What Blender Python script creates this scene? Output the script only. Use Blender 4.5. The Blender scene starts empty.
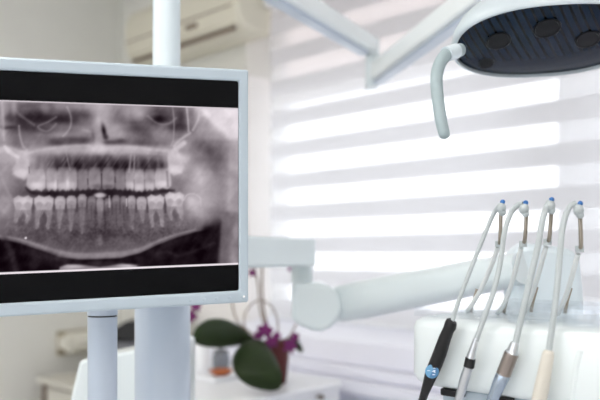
import bpy, bmesh, math, random
import numpy as np
from mathutils import Vector, Matrix
random.seed(3)
C = bpy.context.scene.collection
sc = bpy.context.scene
YAW = math.radians(43.5); F0 = 711.0; HOR = 255.0; CZ = 1.3
CAM = Vector((0, 0, CZ))
FW = Vector((-math.sin(YAW), math.cos(YAW), 0)); RT = Vector((math.cos(YAW), math.sin(YAW), 0)); UP = Vector((0, 0, 1))
def P(u, v, d):                      # a point seen in direction (u, v) at depth d metres
    return CAM + d*(FW + RT*((u-300)/F0) + UP*((HOR-v)/F0))
def PY(u, v, Y): return P(u, v, Y/(FW.y + RT.y*(u-300)/F0))      # same, on the plane y = Y
def PZ(u, v, z): return P(u, v, (z-CZ)*F0/(HOR-v))               # same, on the level z
# ---------------------------------------------------------------- materials
def srgb(r, g, b):
    f = lambda c: (c/255)/12.92 if c/255 <= .04045 else ((c/255+.055)/1.055)**2.4
    return (f(r), f(g), f(b), 1)
def mat(name, col, rough=.5, metal=0, spec=.5, coat=0, var=.04, scale=6, bump=0, bscale=80, trans=0, ior=1.45):
    m = bpy.data.materials.new(name); m.use_nodes = True; n = m.node_tree; b = n.nodes['Principled BSDF']
    b.inputs['Roughness'].default_value = rough; b.inputs['Metallic'].default_value = metal
    b.inputs['Specular IOR Level'].default_value = spec; b.inputs['Coat Weight'].default_value = coat
    b.inputs['Transmission Weight'].default_value = trans; b.inputs['IOR'].default_value = ior
    tc = n.nodes.new('ShaderNodeTexCoord'); nz = n.nodes.new('ShaderNodeTexNoise'); nz.inputs['Scale'].default_value = scale
    nz.inputs['Detail'].default_value = 4
    n.links.new(tc.outputs['Object'], nz.inputs['Vector'])
    mx = n.nodes.new('ShaderNodeMix'); mx.data_type = 'RGBA'
    c = srgb(*col); mx.inputs[6].default_value = tuple(x*(1-var) for x in c[:3])+(1,); mx.inputs[7].default_value = tuple(min(1, x*(1+var)) for x in c[:3])+(1,)
    n.links.new(nz.outputs['Fac'], mx.inputs[0]); n.links.new(mx.outputs[2], b.inputs['Base Color'])
    if bump:
        n2 = n.nodes.new('ShaderNodeTexNoise'); n2.inputs['Scale'].default_value = bscale; n.links.new(tc.outputs['Object'], n2.inputs['Vector'])
        bp = n.nodes.new('ShaderNodeBump'); bp.inputs['Strength'].default_value = bump; bp.inputs['Distance'].default_value = .002
        n.links.new(n2.outputs['Fac'], bp.inputs['Height']); n.links.new(bp.outputs['Normal'], b.inputs['Normal'])
    return m
def emit(name, col, st):
    m = bpy.data.materials.new(name); m.use_nodes = True; n = m.node_tree; n.nodes.clear()
    e = n.nodes.new('ShaderNodeEmission'); o = n.nodes.new('ShaderNodeOutputMaterial'); e.inputs[0].default_value = col; e.inputs[1].default_value = st
    n.links.new(e.outputs[0], o.inputs[0]); return m
M = {}
M['wall'] = mat('wall_paint', (231,231,226), .8, bump=.15, bscale=120)
M['wall_white'] = mat('white_wall_paint', (246,243,241), .75, bump=.1)
M['ceiling'] = mat('ceiling_paint', (240,240,238), .9)
M['floor'] = mat('floor_vinyl', (214,216,220), .4, var=.05)
M['sill'] = mat('sill_laminate', (240,241,252), .35)
M['unit'] = mat('unit_plastic', (230,238,239), .3, coat=.3, var=.015)
M['unit2'] = mat('arm_enamel', (216,228,234), .32, coat=.3, var=.015)
M['bezel'] = mat('monitor_plastic', (188,202,212), .38, var=.015)
M['dark'] = mat('black_glass', (8,9,12), .3, spec=.12, var=.03)
M['black'] = mat('black_rubber', (24,24,26), .42, var=.05)
M['grey'] = mat('grey_plastic', (110,112,118), .5)
M['ac'] = mat('air_conditioner_plastic', (222,218,202), .4)
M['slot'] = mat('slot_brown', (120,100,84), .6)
M['white'] = mat('white_laminate', (238,240,244), .35, var=.02)
M['chrome'] = mat('brushed_steel', (214,218,222), .3, metal=1, var=.05, scale=40)
M['steel_dark'] = mat('dark_spring_steel', (150,142,130), .4, metal=.7)
M['hose'] = mat('hose_silicone', (180,188,190), .5, var=.03, scale=30)
M['cream'] = mat('cream_plastic', (216,211,200), .4)
M['blue'] = mat('blue_plastic', (52,110,176), .4)
M['badge'] = mat('badge_blue', (104,158,196), .4, var=.02)
M['badge2'] = mat('badge_dark_blue', (72,122,168), .4, var=.02)
M['mark'] = mat('white_print', (225,235,245), .5)
M['leaf'] = mat('orchid_leaf', (30,45,16), .5, spec=.3, var=.5, scale=9)
M['stem'] = mat('orchid_stem', (104,80,50), .6, var=.2)
M['petal'] = mat('magenta_petal', (112,30,98), .6, var=.25, scale=40)
M['pot'] = mat('terracotta_red', (88,28,30), .5, var=.1)
M['soil'] = mat('bark_soil', (60,44,34), .9, var=.4, scale=60)
M['orange'] = mat('orange_glaze', (178,98,50), .4, var=.12, scale=30)
M['smoke'] = mat('smoked_glass', (186,190,198), .12, trans=.7)
M['clear'] = mat('clear_acrylic', (236,242,246), .06, trans=.85, var=.01)
M['rim'] = mat('steel_trim', (150,160,172), .3, metal=.8)
M['paper'] = mat('paper_white', (228,226,216), .8)
M['mirror'] = mat('dark_lens', (8,10,14), .3, spec=.3, var=.1)
def reflector_material():  # dark stripes drawn into the colour of the lens face
    m = mat('striped_dark_glass', (10,16,28), .14, spec=.3, coat=.12, var=.1); n = m.node_tree; b = n.nodes['Principled BSDF']
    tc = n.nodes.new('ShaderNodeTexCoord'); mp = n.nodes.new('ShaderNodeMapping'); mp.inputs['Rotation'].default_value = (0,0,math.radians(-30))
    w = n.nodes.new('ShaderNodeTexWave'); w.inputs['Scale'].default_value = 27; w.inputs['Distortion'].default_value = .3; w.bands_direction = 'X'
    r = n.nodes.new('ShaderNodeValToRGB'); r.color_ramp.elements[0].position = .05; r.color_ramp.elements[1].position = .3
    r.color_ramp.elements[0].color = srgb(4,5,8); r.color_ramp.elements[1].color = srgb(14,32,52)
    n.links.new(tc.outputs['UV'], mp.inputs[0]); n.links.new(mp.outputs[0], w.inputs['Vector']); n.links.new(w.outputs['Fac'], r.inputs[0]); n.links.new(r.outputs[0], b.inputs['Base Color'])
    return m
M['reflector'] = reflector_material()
def pane_material():
    m = bpy.data.materials.new('window_glass'); m.use_nodes = True; n = m.node_tree; n.nodes.clear()
    o = n.nodes.new('ShaderNodeOutputMaterial'); t = n.nodes.new('ShaderNodeBsdfTransparent'); g = n.nodes.new('ShaderNodeBsdfGlossy'); g.inputs['Roughness'].default_value = .02
    f = n.nodes.new('ShaderNodeFresnel'); f.inputs[0].default_value = 1.3; x = n.nodes.new('ShaderNodeMixShader')
    n.links.new(f.outputs[0], x.inputs[0]); n.links.new(t.outputs[0], x.inputs[1]); n.links.new(g.outputs[0], x.inputs[2]); n.links.new(x.outputs[0], o.inputs[0]); return m
M['pane'] = pane_material()
def acrylic_material():
    m = bpy.data.materials.new('clear_acrylic_sheet'); m.use_nodes = True; n = m.node_tree; n.nodes.clear()
    o = n.nodes.new('ShaderNodeOutputMaterial'); t = n.nodes.new('ShaderNodeBsdfTransparent'); t.inputs[0].default_value = (.97,.98,.99,1); g = n.nodes.new('ShaderNodeBsdfGlossy'); g.inputs['Roughness'].default_value = .08
    x = n.nodes.new('ShaderNodeMixShader'); x.inputs[0].default_value = .10; n.links.new(t.outputs[0], x.inputs[1]); n.links.new(g.outputs[0], x.inputs[2]); n.links.new(x.outputs[0], o.inputs[0]); return m
M['clear'] = acrylic_material()
M['column'] = mat('column_enamel', (188,200,215), .3, coat=.3, var=.015)
M['lamp_arm'] = mat('lamp_arm_enamel', (236,242,244), .35, coat=.2, var=.015)
M['lamp_shell'] = mat('lamp_shell_plastic', (196,207,213), .3, coat=.3, var=.015)
M['arm'] = mat('support_arm_enamel', (218,228,231), .3, coat=.3, var=.015)
M['sleeve'] = mat('sleeve_silicone', (224,228,228), .45, var=.03, scale=30)
def frosted_material():
    m = bpy.data.materials.new('frosted_glass'); m.use_nodes = True; n = m.node_tree; n.nodes.clear()
    o = n.nodes.new('ShaderNodeOutputMaterial'); t = n.nodes.new('ShaderNodeBsdfTranslucent'); t.inputs[0].default_value = (.85,.80,.79,1)
    d = n.nodes.new('ShaderNodeBsdfDiffuse'); d.inputs[0].default_value = (.7,.66,.64,1); x = n.nodes.new('ShaderNodeMixShader'); x.inputs[0].default_value = .65
    n.links.new(d.outputs[0], x.inputs[1]); n.links.new(t.outputs[0], x.inputs[2]); n.links.new(x.outputs[0], o.inputs[0]); return m
M['frosted'] = frosted_material()
PER = .131; PH = CZ + .040
def blind_material():                # day-and-night fabric: opaque bands alternating with sheer ones
    m = bpy.data.materials.new('striped_blind_fabric'); m.use_nodes = True; n = m.node_tree; n.nodes.clear(); N = n.nodes.new; L = n.links.new
    o = N('ShaderNodeOutputMaterial'); tc = N('ShaderNodeTexCoord'); sp = N('ShaderNodeSeparateXYZ'); L(tc.outputs['Object'], sp.inputs[0])
    a = N('ShaderNodeMath'); a.operation = 'SUBTRACT'; a.inputs[1].default_value = PH-PER*.25-PER*40; L(sp.outputs['Z'], a.inputs[0])
    b = N('ShaderNodeMath'); b.operation = 'DIVIDE'; b.inputs[1].default_value = PER; L(a.outputs[0], b.inputs[0])
    c = N('ShaderNodeMath'); c.operation = 'FRACT'; L(b.outputs[0], c.inputs[0])
    d = N('ShaderNodeMath'); d.operation = 'LESS_THAN'; d.inputs[1].default_value = .52; L(c.outputs[0], d.inputs[0])
    def fabric(col, tcol, tf, see):
        df = N('ShaderNodeBsdfDiffuse'); df.inputs[0].default_value = col; tl = N('ShaderNodeBsdfTranslucent'); tl.inputs[0].default_value = tcol
        x = N('ShaderNodeMixShader'); x.inputs[0].default_value = tf; L(df.outputs[0], x.inputs[1]); L(tl.outputs[0], x.inputs[2])
        tr = N('ShaderNodeBsdfTransparent'); y = N('ShaderNodeMixShader'); y.inputs[0].default_value = see; L(x.outputs[0], y.inputs[1]); L(tr.outputs[0], y.inputs[2]); return y
    A = fabric((.68,.68,.70,1), (.75,.75,.78,1), OPQ, 0.0); B = fabric((.9,.9,.9,1), (.9,.9,.92,1), .55, .42)
    x = N('ShaderNodeMixShader'); L(d.outputs[0], x.inputs[0]); L(B.outputs[0], x.inputs[1]); L(A.outputs[0], x.inputs[2]); L(x.outputs[0], o.inputs[0]); return m
OPQ = .34
M['blind'] = blind_material()
# ---------------------------------------------------------------- mesh helpers
def obj(name, bm, m, parent=None, bevel=0, smooth=35, seg=2):
    bmesh.ops.recalc_face_normals(bm, faces=bm.faces)
    for e in bm.edges:
        if len(e.link_faces) == 2 and e.calc_face_angle(0) > math.radians(smooth): e.smooth = False
    for f in bm.faces: f.smooth = True
    me = bpy.data.meshes.new(name); off = root_loc(parent) if parent else Vector((0,0,0))
    if parent is not None: bmesh.ops.translate(bm, verts=bm.verts, vec=-off)
    bm.to_mesh(me); bm.free(); me.materials.append(m if not isinstance(m, str) else M[m])
    o = bpy.data.objects.new(name, me); C.objects.link(o)
    if parent is not None: o.parent = parent
    if bevel:
        md = o.modifiers.new('Bevel', 'BEVEL'); md.width = bevel; md.segments = seg; md.limit_method = 'ANGLE'; md.angle_limit = math.radians(40); md.harden_normals = False
    return o
def root_loc(o):
    while o.parent: o = o.parent
    return Vector(o.location)
def thing(name, label, cat, loc, group=None):
    o = bpy.data.objects.new(name, None); o.empty_display_size = .05; C.objects.link(o); o.location = loc; o['label'] = label; o['category'] = cat
    if group: o['group'] = group
    return o
def tag(o, label, cat, group=None):
    o['label'] = label; o['category'] = cat
    if group: o['group'] = group
    me = o.data; n = len(me.vertices); co = np.empty(n*3); me.vertices.foreach_get('co', co); co = co.reshape(-1, 3)
    c = Vector(((co[:,0].min()+co[:,0].max())/2, (co[:,1].min()+co[:,1].max())/2, co[:,2].min()))
    me.transform(Matrix.Translation(-c)); o.location = c
    return o
def struct(name, bm, m, **k):
    o = obj(name, bm, m, **k); o['kind'] = 'structure'; return o
def B(): return bmesh.new()
def box(bm, x0, x1, y0, y1, z0, z1):
    v = [bm.verts.new((x, y, z)) for x in (x0, x1) for y in (y0, y1) for z in (z0, z1)]
    for f in ((0,1,3,2),(4,6,7,5),(0,4,5,1),(2,3,7,6),(0,2,6,4),(1,5,7,3)): bm.faces.new([v[i] for i in f])
    return bm
def obox(bm, c, ax, ay, az):          # centre and three half-extent vectors
    v = [bm.verts.new(c+ax*a+ay*b+az*d) for a in (-1,1) for b in (-1,1) for d in (-1,1)]
    for f in ((0,1,3,2),(4,6,7,5),(0,4,5,1),(2,3,7,6),(0,2,6,4),(1,5,7,3)): bm.faces.new([v[i] for i in f])
    return bm
def spline(pts, n=6, extra=None):
    pts = [Vector(p) for p in pts]; Q = [pts[0]*2-pts[1]]+pts+[pts[-1]*2-pts[-2]]; out = []; ex = []
    for i in range(1, len(Q)-2):
        for k in range(n):
            t = k/n; a, b, c, d = Q[i-1], Q[i], Q[i+1], Q[i+2]
            out.append(.5*(2*b+(c-a)*t+(2*a-5*b+4*c-d)*t*t+(3*b-a-3*c+d)*t**3))
            if extra: ex.append(extra[i-1]*(1-t)+extra[i]*t)
    out.append(pts[-1])
    if extra: ex.append(extra[-1]); return out, ex
    return out
def tube(bm, pts, rad, seg=16, cap=True):
    pts = [Vector(p) for p in pts]
    if not hasattr(rad, '__len__'): rad = [rad]*len(pts)
    t = (pts[1]-pts[0]).normalized(); a = t.orthogonal().normalized(); rings = []
    for i, p in enumerate(pts):
        tn = ((pts[min(i+1, len(pts)-1)]-p).normalized()+(p-pts[max(i-1, 0)]).normalized())
        tn = tn.normalized() if tn.length > 1e-9 else t
        a = (a-tn*a.dot(tn)).normalized(); b = tn.cross(a)
        rings.append([bm.verts.new(p+(a*math.cos(k*2*math.pi/seg)+b*math.sin(k*2*math.pi/seg))*rad[i]) for k in range(seg)])
    for r, s in zip(rings, rings[1:]):
        for k in range(seg): bm.faces.new((r[k], r[(k+1)%seg], s[(k+1)%seg], s[k]))
    if cap: bm.faces.new(rings[0][::-1]); bm.faces.new(rings[-1])
    return bm
def lathe(bm, base, axis, prof, seg=24):    # profile of (distance along axis, radius)
    axis = Vector(axis).normalized(); a = axis.orthogonal().normalized(); b = axis.cross(a); rings = []
    for h, r in prof:
        c = Vector(base)+axis*h; r = max(r, 1e-5)
        rings.append([bm.verts.new(c+(a*math.cos(k*2*math.pi/seg)+b*math.sin(k*2*math.pi/seg))*r) for k in range(seg)])
    for r, s in zip(rings, rings[1:]):
        for k in range(seg): bm.faces.new((r[k], r[(k+1)%seg], s[(k+1)%seg], s[k]))
    bm.faces.new(rings[0][::-1]); bm.faces.new(rings[-1]); return bm
def prism(bm, outline, off):
    a = [bm.verts.new(p) for p in outline]; b = [bm.verts.new(Vector(p)+off) for p in outline]; n = len(a)
    bm.faces.new(a); bm.faces.new(b[::-1])
    for i in range(n): bm.faces.new((a[i], b[i], b[(i+1)%n], a[(i+1)%n]))
    return bm
def ball(bm, c, r, sx=1, sy=1, sz=1, seg=14):
    g = bmesh.ops.create_uvsphere(bm, u_segments=seg, v_segments=seg//2+1, radius=r)
    for v in g['verts']: v.co = Vector((v.co.x*sx, v.co.y*sy, v.co.z*sz))+Vector(c)
    return bm
SKY, FILL, XRS, FST = 2.7, 9.6, 1.0, 2.8
# ---------- dental panorama shown on the monitor: tone as a function of position on the picture ----------
XC = [0,20,40,60,80,100,120,140,160,180,200,220,238]
XR = {
 100:[160,140,130,140,160,165,145,155,140,150,190,205,205],
 106:[150,115,100,125,140,162,130,150,100,112,185,205,205],
 113:[145,88,62,100,104,160,116,145,70,92,170,205,207],
 120:[150,62,45,52,58,166,110,104,48,96,150,195,205],
 128:[160,66,72,100,108,152,126,82,108,78,150,172,215],
 136:[150,100,118,138,132,150,148,104,132,118,140,158,192],
 143:[150,112,124,92,92,165,132,90,112,150,120,122,175],
 150:[165,130,150,158,165,185,172,165,150,150,122,102,168],
 158:[160,172,150,130,125,135,125,120,118,190,122,98,165],
 166:[152,152,120,62,48,56,50,50,58,165,142,108,160],
 174:[146,136,132,126,112,100,104,120,130,140,168,132,152],
 184:[140,116,112,110,104,96,98,106,110,124,170,142,150],
 194:[134,100,62,48,45,40,45,50,72,130,166,142,152],
 204:[130,112,92,80,76,76,78,84,92,130,170,140,150],
 214:[128,112,98,98,98,96,98,100,106,130,152,112,148],
 224:[112,100,92,92,92,88,92,94,98,112,118,60,150],
 234:[98,88,84,82,80,66,78,82,84,94,96,40,130],
 244:[92,88,86,88,90,92,94,94,92,90,60,32,125],
 258:[80,84,86,90,100,104,102,98,90,80,40,40,118],
 274:[60,60,60,60,70,70,70,60,50,40,30,50,118]}
def curve2(pts, rad, n=4):
    P = [pts[0]]+list(pts)+[pts[-1]]; o = []; r = []
    for i in range(1, len(P)-2):
        for k in range(n):
            t = k/n; f = lambda j: .5*(2*P[i][j]+(P[i+1][j]-P[i-1][j])*t+(2*P[i-1][j]-5*P[i][j]+4*P[i+1][j]-P[i+2][j])*t*t+(3*P[i][j]-P[i-1][j]-3*P[i+1][j]+P[i+2][j])*t**3)
            o.append((f(0), f(1))); r.append(rad[i-1]*(1-t)+rad[i]*t)
    return o+[pts[-1]], r+[rad[-1]]
def xray(x, y):
    mid = 99.0
    x = np.where(x < -2, np.minimum(2*mid - x - 6, 238), x)      # the far side mirrors the near one
    ys = sorted(XR); rows = np.array([XR[k] for k in ys], float)
    fx = np.interp(x, XC, range(len(XC))); fy = np.interp(y, ys, range(len(ys)))
    ix = np.clip(fx.astype(int), 0, len(XC)-2); iy = np.clip(fy.astype(int), 0, len(ys)-2)
    tx = fx-ix; ty = fy-iy; tx = tx*tx*(3-2*tx); ty = ty*ty*(3-2*ty)
    L = (rows[iy,ix]*(1-tx)+rows[iy,ix+1]*tx)*(1-ty)+(rows[iy+1,ix]*(1-tx)+rows[iy+1,ix+1]*tx)*ty
    S = [L]
    def sm(d, w): return 1/(1+np.exp(np.clip(d/w*2.2, -30, 30)))
    def mix(m, v, a=1.0): S[0] = S[0]*(1-m*a)+v*m*a
    def ell(cx, cy, rx, ry, v, a=1.0, s=1.0, rot=0):
        c, q = math.cos(rot), math.sin(rot); dx = x-cx; dy = y-cy
        d = (np.sqrt(((dx*c+dy*q)/rx)**2+((-dx*q+dy*c)/ry)**2)-1)*min(rx, ry)
        mix(sm(d, s), v, a)
    def line(pts, rad, v, a=1.0, s=.7):
        if not hasattr(rad, '__len__'): rad = [rad]*len(pts)
        if len(pts) > 2: pts, rad = curve2(pts, rad)
        D = np.full(x.shape, 1e3)
        for (p, q, r0, r1) in zip(pts, pts[1:], rad, rad[1:]):
            ex, ey = q[0]-p[0], q[1]-p[1]; t = np.clip(((x-p[0])*ex+(y-p[1])*ey)/(ex*ex+ey*ey+1e-9), 0, 1)
            D = np.minimum(D, np.hypot(x-p[0]-t*ex, y-p[1]-t*ey)-(r0+(r1-r0)*t))
        mix(sm(D, s), v, a)
    def poly(pts, v, a=1.0, s=.8, fade=None):
        ins = np.zeros(x.shape, bool); D = np.full(x.shape, 1e3)
        for p, q in zip(pts, pts[1:]+pts[:1]):
            ex, ey = q[0]-p[0], q[1]-p[1]; t = np.clip(((x-p[0])*ex+(y-p[1])*ey)/(ex*ex+ey*ey+1e-9), 0, 1)
            D = np.minimum(D, np.hypot(x-p[0]-t*ex, y-p[1]-t*ey))
            if p[1] != q[1]:
                c = ((p[1] > y) != (q[1] > y)) & (x < (q[0]-p[0])*(y-p[1])/(q[1]-p[1])+p[0]); ins ^= c
        mk = sm(np.where(ins, -D, D), s)
        if fade: mk = mk*np.clip((y-fade[0])/(fade[1]-fade[0]), 0, 1)
        mix(mk, v, a)
    # sinuses, orbits and nose
    line([(4,128.5),(22,126),(36,124)], 1, 60, .6, 1.4); line([(33,127),(48,121),(62,119)], 1.4, 48, .7, 1.6); ell(35, 117, 14, 3.5, 42, .8, 2.5); ell(12, 118, 7, 4, 60, .6, 2.5); ell(18, 127, 16, 1.6, 55, .6, 1.6)
    ell(50, 118, 16, 3, 45, .7, 2.2); ell(76, 116, 13, 3.4, 62, .7, 2); ell(29, 106, 9, 2.6, 72, .6, 2.5)
    ell(45, 108, 4, 5, 165, .5, 3); ell(14, 106, 2.2, 9, 172, .6, 2); ell(60, 104, 5, 5, 160, .4, 3)
    ell(45, 130, 7, 2.5, 72, .5, 2); ell(50, 126, 12, 4, 120, .4, 3)
    ell(83, 121, 6, 3.5, 150, .5, 3); ell(85, 130, 9, 4, 145, .5, 3, .3); ell(88, 131, 4, 1.3, 180, .6, 1.5, .2)
    ell(76, 139.5, 14, 2.6, 62, .75, 2.5); ell(58, 142, 6, 3.5, 70, .6, 2.5)
    ell(93, 122, 3, 9, 120, .5, 3); ell(102, 112, 8, 12, 172, .5, 4); ell(103, 130, 2.2, 8, 160, .4, 2.5)
    ell(104, 131, 1.9, 6, 24, .95, 1.6, -.2); ell(106, 137, 2.2, 2.2, 46, .8, 1.8); ell(112,142,9,1.6,70,.6,1.8)
    ell(115, 131, 7, 6, 158, .5, 3); ell(118, 127, 6, 5, 160, .4, 3); ell(99, 146, 5, 6, 192, .6, 3)
    ell(111, 142.5, 5, 1.8, 75, .7, 1.8); ell(121, 141, 4, 2.2, 58, .7, 2.2); ell(93, 135, 1.4, 3.5, 90, .6, 1.5)
    ell(137, 113, 8, 8, 172, .4, 4); ell(127, 110, 3, 8, 165, .4, 3); ell(157, 119, 6.5, 2.8, 28, .85, 2)
    ell(149, 116, 5, 5, 90, .4, 3); ell(147, 131, 11, 9, 96, .5, 4, .6); ell(161, 134, 8, 7, 140, .55, 3.5)
    ell(176, 126.5, 7, 2.6, 58, .8, 2); ell(174, 111, 6, 4, 110, .5, 3); ell(181, 121, 3.5, 8, 60, .6, 2.5)
    ell(190, 114, 3.5, 9, 118, .6, 2.5); ell(135, 122.5, 10, 1.6, 82, .6, 1.5)
    line([(148,116),(155,122),(162,124.5),(170,123),(176,118)], 1.0, 160, .45, 1.3)
    line([(67,107),(70.5,115),(71,124),(68,131),(63,136)], .8, 180, .5, 1.1)
    line([(14,100),(15,108),(19,114),(27,120),(34,125)], 1.1, 150, .45, 1.5)
    line([(56,117),(48,122),(38,126.5),(44,131),(50,130),(56,124)], .9, 160, .45, 1.2)
    line([(19,126),(20,136),(23,146),(27,150)], 1, 170, .55, 1); line([(2,100),(3,120),(4,140)], 1.2, 185, .55, 1.3)
    line([(172.5,106),(174,120),(173.5,138),(171,146)], .8, 165, .5, .9)
    line([(186.5,106),(188,120),(188.6,131)], .9, 190, .65, .9); line([(199,112),(198,120),(193,130)], 1.1, 190, .6, 1)
    line([(174,146),(180,140),(187,135),(190,133)], 1.2, 190, .6, 1.2)
    poly([(196,107),(238,108),(240,138),(231,139),(222,131),(207,115)], 218, .55, 3); line([(206,113),(217,124),(230,136)], 3, 226, .55, 2.5)
    line([(196,103),(238,106)], 1, 220, .5, 1.5)
    ell(204, 147, 8, 5.5, 88, .75, 3.5, .3); ell(212, 158, 6, 10, 88, .65, 4, -.4); ell(229, 170, 7, 30, 165, .35, 5)
    line([(231,150),(230,190),(228,225)], 2, 172, .35, 2)
    # hard palate
    line([(0,150),(10,149),(26,153),(45,149.5),(65,147),(88,146),(99,149),(115,147.5),(135,147.5),(155,150),(172,151)], [3,2.5,2,1.8,2,2,2.5,1.8,1.8,1.8,2], 188, .75, 1.8)
    line([(30,156),(50,152),(75,150.5),(99,153),(125,151),(150,153),(168,155)], 1.2, 165, .5, 1.5)
    # dark bands between the roots of the upper teeth
    for cx, cy, rx, ry, v in [(44,160,8,5,110),(55,162,6,6,62),(66,161,6,6,50),(77,163,5,6,40),(86,162,5,6,50),(97,161,6,6,42),(108,161,6,6,45),(118,163,5,5,45),(126,163,5,6,42),(140,164,8,6,52),(151,165,7,6,60)]:
        ell(cx, cy, rx, ry, v, .65, 3)
    # upper crowns
    T = [(27,46,172,190,180),(46,58,171,190,165),(57,69,170,190,158),(66,77,170,189.5,152),(78,88,172,190,128),(88.5,101,170,189,138),
         (102,114.5,170,189,140),(115.5,125,172,190,128),(125.5,134.5,171,189.5,152),(134,144.5,172,191.5,165),(144.5,155,172,190,158),(154.5,171,171,188.5,178)]
    for (a, b, t, bt, v) in T:
        a -= .5; b += .5; v += 4; m = (a+b)/2; w = (b-a)/2
        poly([(a+w*.3,t-3),(b-w*.3,t-3),(b-.4,t+7),(b-.1,bt-6),(b-.5,bt-2.5),(m+w*.5,bt+1.4),(m,bt-.9),(m-w*.5,bt+1.4),(a+.5,bt-2.5),(a+.1,bt-6),(a+.4,t+7)], v, .82, 1.0, (t-6, t+4))
        ell(m, bt-4.5, w*.75, 3.2, min(v+40, 220) if v > 155 else v+6, .6, 1.8)
        ell(m, t+4, w*.22, 4, v-28, .4, 1.5)
        for k in ((-.45,.45) if w > 7 else (0,)):
            line([(m+k*w, t+2),(m+k*w*.8-(m-99)*.03, t-14)], [w*.30 if w > 7 else w*.5, .8], v-20, .3, 1.5)
    for xx in (46, 57.5, 77.5, 88, 101.5, 115, 125.2, 134.2, 144.5, 154.5): line([(xx,180),(xx+.1,189)], .2, 80, .4, .9)
    line([(131,155),(129,172)], .8, 165, .6, .8); line([(134.5,155),(134,172)], .8, 160, .6, .8); line([(66,152),(70,170)], .8, 160, .5, .8)
    line([(101.5,174),(101.7,188)], .4, 40, .7, .7); line([(87.5,179),(88,184)], .5, 45, .5, .8); line([(115,177),(115.3,182)], .5, 50, .5, .8)
    ell(97, 186.5, 4.5, 2.4, 88, .7, 1.5); ell(108, 187, 5, 2.4, 84, .7, 1.5)
    ell(67.5, 184, 1.6, 4, 215, .7, 1.2); ell(55.5, 184, 1.2, 4, 205, .6, 1); ell(132, 186, 1.2, 3, 195, .5, 1)
    # teeth still in the jaw, upper back
    poly([(17,152),(27,150),(29.5,165),(29,177),(24,180),(19,177),(13,174),(12.5,169),(16,163)], 184, .78, 1.4)
    ell(21, 173, 6.5, 4.5, 214, .6, 2); line([(5,147),(10,152),(18,157)], [1.5,2.5,1.5], 215, .7, 1.2); ell(22, 163, 3, 5, 160, .5, 2)
    poly([(168,152),(178,150),(182,160),(184,167),(182,173),(174,175.5),(168.5,172),(167.5,160)], 190, .78, 1.4)
    ell(176, 169, 6.5, 4, 214, .6, 2); line([(176,149),(184,143)], 2.4, 205, .7, 1.4); line([(29,167),(29.3,173)], .4, 70, .5, .8); line([(167,172),(168,186)], 1, 95, .5, 1)
    # dark gap between the arches
    line([(26,188),(32,192.5),(45,193.8),(60,193.5),(75,194),(90,192.5),(101,192),(112,192),(128,193.5),(145,194),(160,191.5),(174,190.5)], [1.0,1.8,1.6,2.0,2.6,2.8,1.8,3.0,2.6,2.0,1.8,1.2], 40, .8, 1.1)
    ell(178, 186, 5, 6, 112, .5, 3); ell(22, 188, 6, 3, 105, .5, 3)
    # lower teeth
    B = [(13.5,33,196,180,2,222),(34,54,196,178,2,228),(54.5,66,197,168,1,228),(66,77,196.5,158,1,230),(77.5,87,195,145,1,233),(87,96,197,118,1,225),
         (96,104,199,132,1,226),(104,112,199,118,1,226),(112,120,196,116,1,228),(120,127,197,118,1,232),(127,136,196.5,150,1,228),(136,147,197.5,165,1,222),(147,164.5,195,184,2,226),(165,184,192.5,190,2,219)]
    for (a, b, t, v, n, rt) in B:
        a -= .3; b += .3
        m = (a+b)/2; w = (b-a)/2; dx = (m-99)*.03
        hc = 13 if n == 2 else 11
        poly([(a+.3,t+2.5),(m-w*.5,t-.6),(m,t+(1.2 if n == 2 else -1)),(m+w*.5,t-.6),(b-.3,t+2.5),(b-.4,t+hc*.55),(b-w*.3,t+hc+1),(a+w*.3,t+hc+1),(a+.4,t+hc*.55)], v, .85, .9)
        ell(m, t+5, w*.8, 3.6, min(v+26, 218), .6, 1.6)
        if n == 2:
            for k in (-1, 1):
                line([(m+k*w*.45,t+9),(m+k*w*.62+dx*.2,t+18),(m+k*w*.55+dx*1.0,rt)], [w*.30,w*.22,w*.13], v-34, .7, 1); line([(m+k*w*.25,t+14),(m+k*w*.4+dx*.2,t+20),(m+k*w*.4+dx,rt-1)], .5, v-8, .5, .8)
            line([(m-w*.3,t+20),(m,t+14.5),(m+w*.35,t+20)], .8, v-10, .5, .9); ell(m+dx*.4, t+23, w*.28, 5, 78, .6, 1.8); ell(m, t+10, w*.35, 1.6, v-28, .4, 1.3)
        else:
            line([(m,t+8),(m+dx,rt)], [w*.68,w*.22], v-22, .6, 1.1); line([(m,t+9),(m+dx,rt-3)], [w*.12,.2], v-50, .5, .8)
    for xx, t in ((33.5,203),(54.2,202),(66,203),(77,202),(87,203),(96,204),(104.3,206),(112,205),(120,204),(127.3,203),(136,203),(147,203),(164.7,203)):
        line([(xx,t-4),(xx+(xx-99)*.01,t+9)], [.3,1], 70, .55, .8)
    line([(109.3,196),(109.6,207)], .5, 205, .7, .7); line([(126.5,199),(126.7,206)], .5, 200, .7, .7)
    ell(100, 195.3, 5.6, 2.4, 196, .9, 1); ell(100, 206, 2.6, 12, 150, .5, 2); ell(100, 240, 2.4, 4, 150, .6, 1.8); ell(100, 238, 9, 6, 72, .35, 4)
    ell(95.5, 217, 1.2, 6, 66, .6, 1.2); ell(105, 219, 1.4, 7, 60, .5, 1.4)
    ell(192, 203, 8, 7.5, 176, .5, 2); ell(192, 202, 4.5, 3.8, 196, .45, 2); line([(184,200),(187,195),(194,194),(200,198),(201,206)], .7, 198, .5, .9); ell(197, 180, 8, 12, 188, .35, 5)
    ell(5, 205, 7, 8, 172, .55, 2.4); line([(0,172),(6,188),(12,200)], 1.3, 165, .4, 1.6)
    # lower border of the jaw and the dark below it
    bx = [-20,0,20,40,60,80,100,120,140,155,175,195,206]; by = [236,238,242,249,256,258.5,258,257,252,245,237,231,229]
    yb = np.interp(x, bx, by)
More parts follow.
